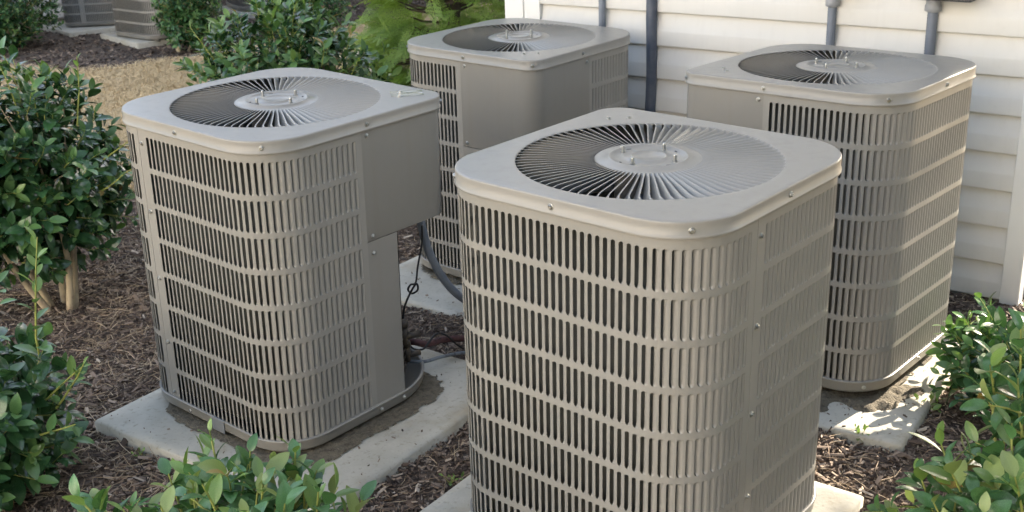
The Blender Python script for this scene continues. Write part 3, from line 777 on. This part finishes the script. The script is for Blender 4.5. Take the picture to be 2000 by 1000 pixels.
# ------------------------------------------------------------------ leaves and shrubs
def leaf_mesh(name, m, L=1., W_=.42, fold=.22, curl=.18, tipy=.0):
    st = [0, .08, .25, .5, .75, .92, 1.0]; wd = [.04, .35, .85, 1.0, .78, .36, .03]; V = []; F = []
    for t, w in zip(st, wd):
        z = -curl * (t - .25) ** 2 + curl * .06; hw = W_ / 2 * w
        for s_k in (-1, -.5, 0, .5, 1):
            V.append((L * t, s_k * hw * L, (z + fold * abs(s_k) * hw - .35 * fold * s_k * s_k * hw) * L))
    for j in range(len(st) - 1):
        for i in range(4): F.append((j * 5 + i, (j + 1) * 5 + i, (j + 1) * 5 + i + 1, j * 5 + i + 1))
    return mesh(name, V, F, m)
LM = {}
for key, m_, W_, fo, cu in (('d', LEAF_D, .52, .30, .35), ('m', LEAF_M, .50, .30, .30), ('b', LEAF_B, .48, .35, .15), ('g', LEAF_G, .54, .36, .40), ('e', LEAF_E, .52, .30, .30), ('t', TREEL, .55, .2, .2), ('y', LEAF_Y, .46, .4, .6)):
    LM[key] = leaf_mesh('leaf', m_, W_=W_, fold=fo, curl=cu)
LNP = {k: (np.array([v.co for v in m.vertices]), np.array([p.vertices for p in m.polygons])) for k, m in LM.items()}
LMAT = {'d': LEAF_D, 'm': LEAF_M, 'b': LEAF_B, 'g': LEAF_G, 'e': LEAF_E, 'y': LEAF_Y, 't': TREEL}
def leaf_mat(p, d, nrm, s):
    d = d.normalized(); y = nrm.cross(d)
    if y.length < 1e-4: y = Vector((1, 0, 0)).cross(d)
    y.normalize(); z = d.cross(y)
    return Matrix(((d.x * s, y.x * s, z.x * s, p.x), (d.y * s, y.y * s, z.y * s, p.y), (d.z * s, y.z * s, z.z * s, p.z), (0, 0, 0, 1)))
def rv(s=1.0): return Vector((random.gauss(0, s), random.gauss(0, s), random.gauss(0, s)))
def twig(p0, d, L, nleaf, size, kinds, leaves, A, r=.0016, droop=0, young=.25):
    """one shoot: stem into accumulator A, leaves appended as (matrix, kind)"""
    d = d.normalized(); pts = [p0]; cur = p0.copy(); dd = d.copy()
    for i in range(4):
        dd = (dd + rv(.07) + Vector((0, 0, -droop))).normalized(); cur = cur + dd * L / 4; pts.append(cur.copy())
    A.add(tube(pts, [r * 1.3, r * 1.2, r, r * .8, r * .5], 5, False))
    a = random.random() * 6
    for i in range(nleaf):
        t = (i + .6) / nleaf; f = t * 4; k = min(3, int(f)); p = pts[k].lerp(pts[k + 1], f - k)
        ax = (pts[k + 1] - pts[k]).normalized(); a += 2.4 + random.gauss(0, .25)
        s1 = ax.cross(Vector((0, 0, 1)) + rv(.05)).normalized(); s2 = ax.cross(s1)
        out = s1 * math.cos(a) + s2 * math.sin(a)
        ld = (out * (1.0 - .45 * t) + ax * (.35 + .55 * t) + rv(.12)).normalized()
        nr = (ax * .8 + Vector((0, 0, .7)) - out * .2 + rv(.18)).normalized()
        s = size * random.uniform(.55, 1.15) * (1 - .35 * max(0, t - .75) / .25)
        leaves.append((leaf_mat(p + ld * .004, ld, nr, s), 'y' if random.random() < .006 else (kinds[1] if t > 1 - young else kinds[0]), p))
def finish_leaves(root, leaves, nmax=300, name='leaf'):
    def score(q):
        M_, k, p = q; x, y, w = project(p)
        ok = -20 < x < 2020 and -20 < y < 1020
        return (0 if ok else 100) + w + random.random() * .12
    leaves.sort(key=score)
    for M_, k, p in leaves[:nmax]: obj(name, LM[k], root, M_)
    rest = leaves[nmax:]
    if rest:
        V = []; F = []; mi = []; ks = sorted({k for _, k, _ in rest}); o = 0
        for M_, k, p in rest:
            m = np.array(M_); v, f = LNP[k]
            V.append(v @ m[:3, :3].T + m[:3, 3]); F.append(f + o); o += len(v); mi.append(np.full(len(f), ks.index(k)))
        obj('foliage', mesh('foliage', np.concatenate(V), np.concatenate(F), None, True, mats=[LMAT[k] for k in ks], mi=np.concatenate(mi)), root, kind='stuff')
def shrub(name, label, cat, base, centre, rad, nt, size, kinds=('d', 'm'), tL=.11, nl=9, trunks=4, group=None, young=.25, bark=BARK, nmax=300, shell=.55, extra=None, tr=.016, upb=.55, bright=.12):
    base = Vector(base); C = Vector(centre); rd = Vector(rad)
    e = empty(name, Matrix.Translation(base), label, cat, group); inv = -base
    leaves = []; A = Acc(); T = Acc()
    tips = []
    for i in range(nt):
        v = rv(1).normalized(); r = shell + (1 - shell) * random.random() ** .6
        if random.random() < .25: r = random.uniform(.2, shell)
        r *= .86 + .30 * float(vnoise(v.x * 2.3 + 20 + C.x, v.y * 2.3 + v.z * 1.9 + 20))
        p = C + Vector((v.x * rd.x, v.y * rd.y, v.z * rd.z)) * r
        if p.z < .04: continue
        d = (Vector((v.x, v.y, v.z * .7)) + Vector((0, 0, upb)) + rv(.25)).normalized()
        kk = kinds if random.random() > bright else (kinds[1], 'b')
        twig(p - d * tL * .6 - base, d, tL * random.uniform(.7, 1.3), nl, size, kk, leaves, A, young=young); tips.append(p - d * tL * .6)
    for tp in (extra or []):
        b, t, kk, n_, sz = tp; b = Vector(b); t = Vector(t)
        twig(b - base, t - b, (t - b).length, n_, sz, kk, leaves, A, r=.0028, young=.45)
    # trunks and limbs
    limbs = []
    for i in range(trunks):
        a = 2 * PI * i / trunks + random.random(); q = C + Vector((math.cos(a) * rd.x * .45, math.sin(a) * rd.y * .45, -rd.z * .05))
        b0 = base + Vector((math.cos(a) * .05, math.sin(a) * .05, -.03)) * (tr / .016)
        m1 = b0.lerp(q, .45) + rv(.02) + Vector((0, 0, .04)); pts = spline([b0 - base, m1 - base, q - base], 6)
        T.add(tube(pts, [tr * (1.25 - .8 * j / (len(pts) - 1)) for j in range(len(pts))], 9, False)); limbs.append([p + base for p in pts])
    nodes = [p for l in limbs for p in l[3:]]
    for tp in random.sample(tips, min(len(tips), 70)):
        q = min(nodes, key=lambda n_: (n_ - tp).length); mid = q.lerp(tp, .5) + rv(.012)
        T.add(tube(spline([q - base, mid - base, tp - base], 3), [.005, .0045, .004, .0035, .003, .0025, .002], 5, False))
    obj('trunk', T.mesh('trunk', bark), e); obj('twig', A.mesh('twig', TWIG), e, kind='stuff')
    for i in range(len(leaves)):
        M_, k, p = leaves[i]; leaves[i] = (M_, k, p + base)
    finish_leaves(e, leaves, nmax)
    return e
G0 = lambda x, y: (x, y, float(gz(x, y)))
SG = 'glossy evergreen shrubs in the bed'
# left shrub next to the left unit
shrub('holly_shrub', 'dense dark green shrub with pale bare trunks just left of the left unit', 'shrub', G0(-1.86, 4.5), (-2.00, 4.62, .53), (.42, .40, .42), 500, .079, tL=.12, trunks=5, tr=.0135, bright=.13,
      extra=[((-1.70, 4.55, .75), (-1.66, 4.5, 1.02), ('m', 'b'), 9, .05), ((-1.9, 4.5, .8), (-1.93, 4.45, 1.02), ('m', 'b'), 9, .05), ((-1.6, 4.5, .62), (-1.46, 4.45, .74), ('d', 'm'), 8, .05), ((-1.62, 4.45, .5), (-1.44, 4.4, .60), ('m', 'm'), 8, .05), ((-2.05, 4.4, .8), (-2.1, 4.35, 1.0), ('m', 'b'), 9, .05)])
# lower left shrub
shrub('holly_shrub', 'dark glossy shrub at the lower left edge with one slanting trunk', 'shrub', G0(-1.52, 2.92), (-1.63, 3.0, .27), (.33, .30, .27), 230, .078, tL=.12, trunks=2, tr=.018, bright=.10, nl=9,
      extra=[((-1.33, 3.0, .42), (-1.285, 2.98, .80), ('m', 'b'), 15, .066), ((-1.36, 3.0, .3), (-1.18, 2.95, .44), ('m', 'b'), 9, .05), ((-1.30, 2.98, .30), (-1.16, 2.94, .46), ('m', 'b'), 8, .045), ((-1.42, 3.0, .6), (-1.40, 2.95, .76), ('m', 'b'), 8, .045), ((-1.35, 2.9, .25), (-1.2, 2.85, .33), ('m', 'm'), 7, .05)])
# shrub behind the left unit
shrub('holly_shrub', 'broad shrub with yellow-green new growth directly behind the left unit', 'shrub', G0(-1.2, 6.25), (-1.19, 6.25, .50), (.52, .44, .47), 720, .075, kinds=('d', 'm'), tL=.12, trunks=5, bright=.5, nl=8,
      extra=[((-.86, 6.1, .5), (-.76, 6.0, .70), ('m', 'b'), 8, .06), ((-.8, 6.0, .42), (-.62, 5.95, .50), ('d', 'm'), 8, .05), ((-.72, 5.9, .38), (-.60, 5.85, .46), ('d', 'd'), 8, .04), ((-1.5, 6.1, .7), (-1.6, 6.05, .90), ('m', 'b'), 8, .05), ((-1.1, 6.1, .8), (-1.08, 6.05, 1.02), ('m', 'b'), 8, .05)])
# front sprays
def spray(label, base, tips, size, kinds, nl=10, stemL=.22, name='broadleaf_shrub', depth=.10, r=.0035, fill=0, nmax=300):
    base = Vector(base); e = empty(name, Matrix.Translation(base), label, 'shrub', None)
    leaves = []; A = Acc(); T = Acc()
    for tp in tips:
        t = Vector(tp); b = t + Vector(((base.x - t.x) * .35, (base.y - t.y) * .25, -stemL)) + rv(.012)
        L = (t - b).length
        twig(b - base, t - b, L, nl, size, kinds, leaves, A, r=r, young=.4)
        for q in range(2):
            s0 = b.lerp(t, .2 + .3 * q); dr = (t - b).normalized() + rv(.55); dr.z = abs(dr.z) * .7
            twig(s0 - base, dr, L * .5, max(5, nl // 2), size * .9, kinds, leaves, A, r=r * .7, young=.4)
        T.add(tube(spline([Vector((0, 0, -.02)), (b - base) * .5 + Vector((0, 0, -.03)), b - base], 4), [r * 2, r * 2, r * 2, r * 1.9, r * 1.8, r * 1.7, r * 1.6, r * 1.5, r * 1.4], 6, False))
    obj('stem', T.mesh('stem', TWIGB), e); obj('twig', A.mesh('twig', TWIG), e, kind='stuff')
    leaves = [(m_, ('e' if k == 'b' and random.random() < .30 else ('g' if k == 'b' and random.random() < .65 else k)), p + base) for m_, k, p in leaves]
    finish_leaves(e, leaves, nmax); return e
tipsC = [at(*p) for p in ((428, 838, 2.40), (372, 905, 2.36), (580, 868, 2.38), (318, 925, 2.42), (490, 880, 2.34), (612, 925, 2.30), (700, 968, 2.28), (535, 945, 2.22), (415, 935, 2.22), (345, 980, 2.2), (660, 990, 2.25), (470, 975, 2.1), (250, 985, 2.3), (585, 985, 2.12), (400, 870, 2.5), (455, 905, 2.3), (545, 900, 2.35), (365, 945, 2.3), (640, 955, 2.2), (500, 935, 2.25), (155, 968, 2.30), (185, 965, 2.34))]
spray('low leafy shrub at the bottom edge in front of the left pad', (-.62, 2.15, .02), tipsC, .078, ('g', 'b'), nl=11, stemL=.20)
tipsD = [at(*p) for p in ((1992, 640, 2.45), (1945, 690, 2.5), (1990, 740, 2.35), (1955, 800, 2.4), (1985, 830, 2.25), (1845, 850, 2.42), (1795, 925, 2.38), (1870, 900, 2.25), (1935, 915, 2.2), (1730, 985, 2.35), (1830, 985, 2.2), (1990, 940, 2.1), (1900, 990, 2.1), (2080, 800, 2.3), (2060, 900, 2.2))]
spray('bright broad-leaved shrub filling the lower right corner', (1.12, 2.2, .02), tipsD, .088, ('g', 'b'), nl=11, stemL=.18)
shrub('holly_shrub', 'small dark-leaved shrub between the right unit and the bright corner shrub', 'shrub', G0(1.58, 3.30), (1.60, 3.32, .17), (.24, .22, .16), 120, .068, tL=.12, trunks=2, tr=.009, bright=.05, nl=8,
      extra=[((1.42, 3.25, .15), (1.33, 3.2, .25), ('d', 'd'), 8, .055), ((1.45, 3.25, .1), (1.36, 3.2, .12), ('d', 'd'), 7, .055)])
# far shrubs
shrub('background_shrub', 'dark round shrub at the far upper left corner', 'shrub', G0(-4.75, 11.0), (-4.78, 11.05, .34), (.62, .5, .40), 800, .060, tL=.10, trunks=3, nl=8, bright=.06, nmax=60)
shrub('background_shrub', 'small dark shrub in front of the far condenser units', 'shrub', G0(-2.92, 10.62), (-2.84, 10.65, .36), (.27, .30, .36), 560, .055, tL=.10, trunks=3, nl=8, bright=.08, nmax=60)
shrub('background_shrub', 'dark shrub at the top edge behind the broad shrub', 'shrub', G0(-1.95, 11.7), (-1.9, 11.7, .35), (.45, .4, .36), 420, .055, tL=.10, trunks=3, nl=8, bright=.05, nmax=60)
# weeds
def weed(label, x, y, n=5, h=.05, z=None):
    base = Vector((x, y, float(gz(x, y)) if z is None else z)); e = empty('weed', Matrix.Translation(base), label, 'weed'); leaves = []; A = Acc()
    for i in range(n):
        d = rv(.6); d.z = abs(d.z) + .7; twig(Vector((0, 0, 0)), d, h * random.uniform(.7, 1.2), 4, h * .5, ('b', 'b'), leaves, A, r=.001)
    obj('stem', A.mesh('stem', TWIG), e, kind='stuff'); leaves = [(m_, k, p + base) for m_, k, p in leaves]; finish_leaves(e, leaves, 40)
weed('tiny green weed at the front edge of the right pad', 1.03, 3.13); weed('tiny green weed sprouting in the mulch by the nearest unit', -.20, 2.98, 4, .04)
weed('small yellow-green weed in the sunny mulch right of the right pad', 1.30, 3.32, 6, .06); weed('tiny weed at the left corner of the left pad', -1.16, 3.18, 4, .03)
weed('small weed growing at the pad corner behind the right unit', 1.63, 3.85, 4, .10)

# arborvitae
def arborvitae():
    base = Vector(G0(-.34, 7.8)); e = empty('arborvitae', Matrix.Translation(base), 'feathery bright green evergreen behind the rear unit', 'tree')
    # one flat feathery spray built of thin blades
    sv = []; sf = []
    def sp(p, d, L, side, depth):
        w = (.010, .012, .015)[depth]
        q = p + d * L; o = len(sv); s = side * w
        sv.extend([tuple(p - s), tuple(p + s), tuple(q + s * .3), tuple(q - s * .3)]); sf.append((o, o + 1, o + 2, o + 3))
        if depth < 2:
            k = 7 if depth == 0 else 4
            for i in range(1, k + 1):
                for sg in (-1, 1):
                    dd = (d * .75 + side * sg * .65).normalized()
                    sp(p + d * L * i / (k + .5), dd, L * (.46 if depth == 0 else .4) * (1 - .5 * i / k), Vector((-dd.y, dd.x, 0)), depth + 1)
    sp(Vector((0, 0, 0)), Vector((1, 0, 0)), 1.0, Vector((0, 1, 0)), 0)
    sv = np.array(sv); sv[:, 2] = -.35 * sv[:, 0] ** 2 - .1 * np.abs(sv[:, 1]); sf = np.array(sf)
    V = []; F = []; o = 0; T = Acc()
    T.add(tube([(0, 0, -.05), (.01, 0, .8), (0, .01, 1.6), (0, 0, 2.5)], [.05, .04, .025, .006], 8, False))
    for i in range(1350):
        h = .04 + 2.4 * random.random() ** 1.45; a = random.random() * 2 * PI; rr = (.62 * (1 - (h / 2.7) ** 1.6)) * (.80 + .35 * float(vnoise(a * 2.2, h * 4)))
        r = rr * (.45 + .55 * random.random() ** .5)
        p = Vector((math.cos(a) * r, math.sin(a) * r, h)); out = Vector((math.cos(a), math.sin(a), random.uniform(-.25, .55)))
        M_ = leaf_mat(p - out * .1, out + rv(.22), Vector((0, 0, 1)) + rv(.55), random.uniform(.17, .30)); m = np.array(M_)
        V.append(sv @ m[:3, :3].T + m[:3, 3]); F.append(sf + o); o += len(sv)
        if i % 5 == 0: T.add(tube([(0, 0, h * .85), tuple(p * .6 + Vector((0, 0, h * .3))), tuple(p)], [.01, .007, .003], 5, False))
    obj('trunk', T.mesh('trunk', BARKD), e); obj('crown', mesh('crown', np.concatenate(V), np.concatenate(F), ARB), e, kind='stuff')
arborvitae()

# ------------------------------------------------------------------ far condenser units, pads and wall
def far_unit(label, x, y, yaw, sc=1.0):
    M_ = Matrix.Translation((x, y, .055)) @ Matrix.Rotation(R(yaw), 4, 'Z') @ Matrix.Scale(sc, 4)
    e = empty('condenser_unit', M_, label, 'air conditioner', 'far condenser units'); src = UF
    for ch in src.children:
        if ch.name.startswith(('foot',)): continue
        c = ch.copy(); COL.objects.link(c); c.parent = e
        if ch.name.startswith('louvered_panel'):
            hs_ = [g for g in ch.children if g.name.startswith('louver') and not g.name.startswith('louver_rows')]
            V = []; F = []
            for g in hs_:
                o = len(V); V.extend(tuple(g.matrix_basis @ v) for v in LV); F.extend(tuple(q + o for q in f) for f in LF)
            if V:
                key = ch.name
                if key not in PANELS: PANELS[key] = mesh('louver_rows', V, F, PAINT)
                obj('louver_rows', PANELS[key], c, kind='stuff')
            for g in ch.children:
                if g.name.startswith('louver_rows'):
                    d = g.copy(); COL.objects.link(d); d.parent = c
        if ch.name.startswith('base_pan'):
            for g in ch.children:
                if g.name.startswith('foot'): d = g.copy(); COL.objects.link(d); d.parent = c
    return e
far_unit('far condenser unit at the upper left, leftmost of the background units', -4.18, 12.28, 100, .86)
far_unit('far condenser unit standing in front and to the right of the leftmost one', -3.28, 11.40, 140, 1.0)
far_unit('far condenser unit half hidden behind shrubs at the top edge', -2.62, 13.1, 120, 1.0)
for lab, x, y in (('far concrete pad under the leftmost background unit', -4.22, 12.2), ('far concrete pad in front under the second background unit', -3.34, 11.45), ('far concrete pad under the background unit behind shrubs', -2.62, 13.1)):
    o = pad(lab, (x, y), 40, -.42, .42, -.42, .42, .045, seed=x * 5)
fh = empty('house', Matrix.Translation((-5.0, 12.55, 0)) @ Matrix.Rotation(R(50), 4, 'Z'), 'pale sided house wall in the far upper left background', 'house')
fc = obj('wall', Acc().add(box(-3.5, 4, .003, 2, 0, 3)).mesh('wall', SIDING, False), fh)
P3 = plank(7.48)
for i in range(20): obj('siding_plank', P3, fc, Matrix.Translation((-3.49, 0, .03 + i * SP)))

# fallen twigs on the far bed
hose('fallen_stick', 'long pale stick lying across the far mulch bed', 'stick', [at(65, 112, 10.6), at(120, 122, 10.5), at(200, 115, 10.6), at(275, 107, 10.75), at(350, 102, 10.8)], .007, mat('pale_stick', (.42, .32, .2), .8))
hose('fallen_stick', 'short pale curved stick below the far left shrub', 'stick', [at(45, 90, 11.3), at(62, 110, 10.8), at(90, 115, 10.7), at(123, 104, 11.0)], .007, bpy.data.materials['pale_stick'])

# unseen trees put right of the picture to keep the low sun off the lids
def shade_tree(label, x, y, clumps, n_leaf, trunk_h):
    base = Vector((x, y, 0)); e = empty('shade_tree', Matrix.Translation(base), label, 'tree', 'leafy trees beyond the right edge')
    T = Acc(); T.add(tube(spline([(0, 0, -.1), (.05, 0, trunk_h * .3), (0, .1, trunk_h * .6), (0, 0, trunk_h)], 5), [.2 - .17 * i / 15 for i in range(16)], 10, False))
    V = []; F = []; o = 0; v0, f0 = LNP['t']
    for cx_, cy_, cz_, r_ in clumps:
        c = Vector((cx_ - x, cy_ - y, cz_))
        T.add(tube(spline([(0, 0, min(c.z, trunk_h) * .75), tuple(c * .5 + Vector((0, 0, c.z * .5 - .2))), tuple(c)], 4), [.06 - .006 * k for k in range(9)], 6, False))
        for j in range(int(n_leaf * r_ * r_)):
            v = rv(1).normalized() * r_ * random.random() ** .4; p = c + v; M_ = np.array(leaf_mat(p, rv(1), Vector((0, 0, 1)) + rv(.5), random.uniform(.11, .17)))
            V.append(v0 @ M_[:3, :3].T + M_[:3, 3]); F.append(f0 + o); o += len(v0)
    obj('trunk', T.mesh('trunk', BARKD), e); obj('crown', mesh('crown', np.concatenate(V), np.concatenate(F), TREEL), e, kind='stuff')
def ray(a, w, z):
    """a metres towards the sun, w metres to the right of the line through the origin"""
    ca, sa = math.cos(SUN_AZ), math.sin(SUN_AZ)
    return a * ca + w * sa, a * sa - w * ca, z
TN = math.tan(SUN_EL); cl = []
for i in range(115):                                     # high crown clumps, placed along the sun's rays to shade the lids
    a = random.uniform(8, 11); w = random.uniform(-2.75, 2.4)
    x, y, z = ray(a, w, a * TN + random.uniform(-.32, 2.6)); cl.append((x, y, z, random.uniform(.5, .75)))
for i in range(64):                                     # skirt of clumps, placed to shade the nearest unit's right face
    a = random.uniform(8.5, 10.5); w = random.uniform(-1.02, 2.4)
    x, y, z = ray(a, w, max(.5, a * TN + random.uniform(-3.4, .2))); cl.append((x, y, z, random.uniform(.45, .7)))
for i in range(26):                                     # low clumps added to shade the nearest unit's pad
    a = random.uniform(8, 10); w = random.uniform(-.82, .6)
    x, y, z = ray(a, w, a * TN + random.uniform(-1.9, -.6)); cl.append((x, y, z, random.uniform(.45, .6)))
tx, ty, _ = ray(9.4, .2, 0)
shade_tree('unseen leafy tree added beyond the right edge to shade the lids', tx, ty, cl, 460, 5.5)
for lab, x, y in (('leafy tree in a row out of view, farthest from the house', 1.6, -4.2), ('leafy tree in a row out of view, second from the far end', 2.9, -2.2), ('leafy tree in a row out of view, middle of the row', 3.5, -.3), ('leafy tree in a row out of view, nearest the house', 3.9, 1.4)):
    cl = [(x + random.gauss(0, .45), y + random.gauss(0, .7), random.uniform(.4, 4.8), random.uniform(.45, .75)) for i in range(46)]
    shade_tree(lab, x, y, cl, 300, 4)
# unseen house added beyond the far bed to lay shade over the lawn
nb = empty('house', Matrix.Translation((-5, 15.6, 0)), 'unseen two-storey house added beyond the far bed to shade the lawn', 'house')
nc_ = obj('wall', Acc().add(box(0, 15, .003, 7, 0, 6)).mesh('wall', SIDING, False), nb)
P4 = plank(15)
for i in range(41): obj('siding_plank', P4, nc_, Matrix.Translation((0, 0, .03 + i * SP)))
obj('roof', mesh('roof', [(-.4, -.4, 6), (15.4, -.4, 6), (15.4, 7.4, 6), (-.4, 7.4, 6), (-.4, 3.5, 8), (15.4, 3.5, 8)], [(3, 2, 1, 0), (0, 1, 5, 4), (2, 3, 4, 5), (1, 2, 5), (3, 0, 4)], ROOFM, False), nb)
# unseen house added behind the camera to bounce sunlight onto the left faces
sb = empty('house', Matrix.Translation((-8.2, -6.2, 0)) @ Matrix.Rotation(R(132), 4, 'Z'), 'unseen pale-sided house added behind the viewpoint to bounce sunlight', 'house')
sc_ = obj('wall', Acc().add(box(-9, 9, .003, 8, 0, 7.4)).mesh('wall', SIDING, False), sb)
P5 = plank(18); PALE = mat('pale_grey_vinyl_siding', (.66, .66, .65), .45)
P5.materials[0] = PALE; sc_.data.materials[0] = PALE
for i in range(51): obj('siding_plank', P5, sc_, Matrix.Translation((-9, 0, .03 + i * SP)))
obj('roof', mesh('roof', [(-9.4, -.4, 7.4), (9.4, -.4, 7.4), (9.4, 8.4, 7.4), (-9.4, 8.4, 7.4), (-9.4, 4, 9.6), (9.4, 4, 9.6)], [(3, 2, 1, 0), (0, 1, 5, 4), (2, 3, 4, 5), (1, 2, 5), (3, 0, 4)], ROOFM, False), sb)
print('objects', len(bpy.data.objects))
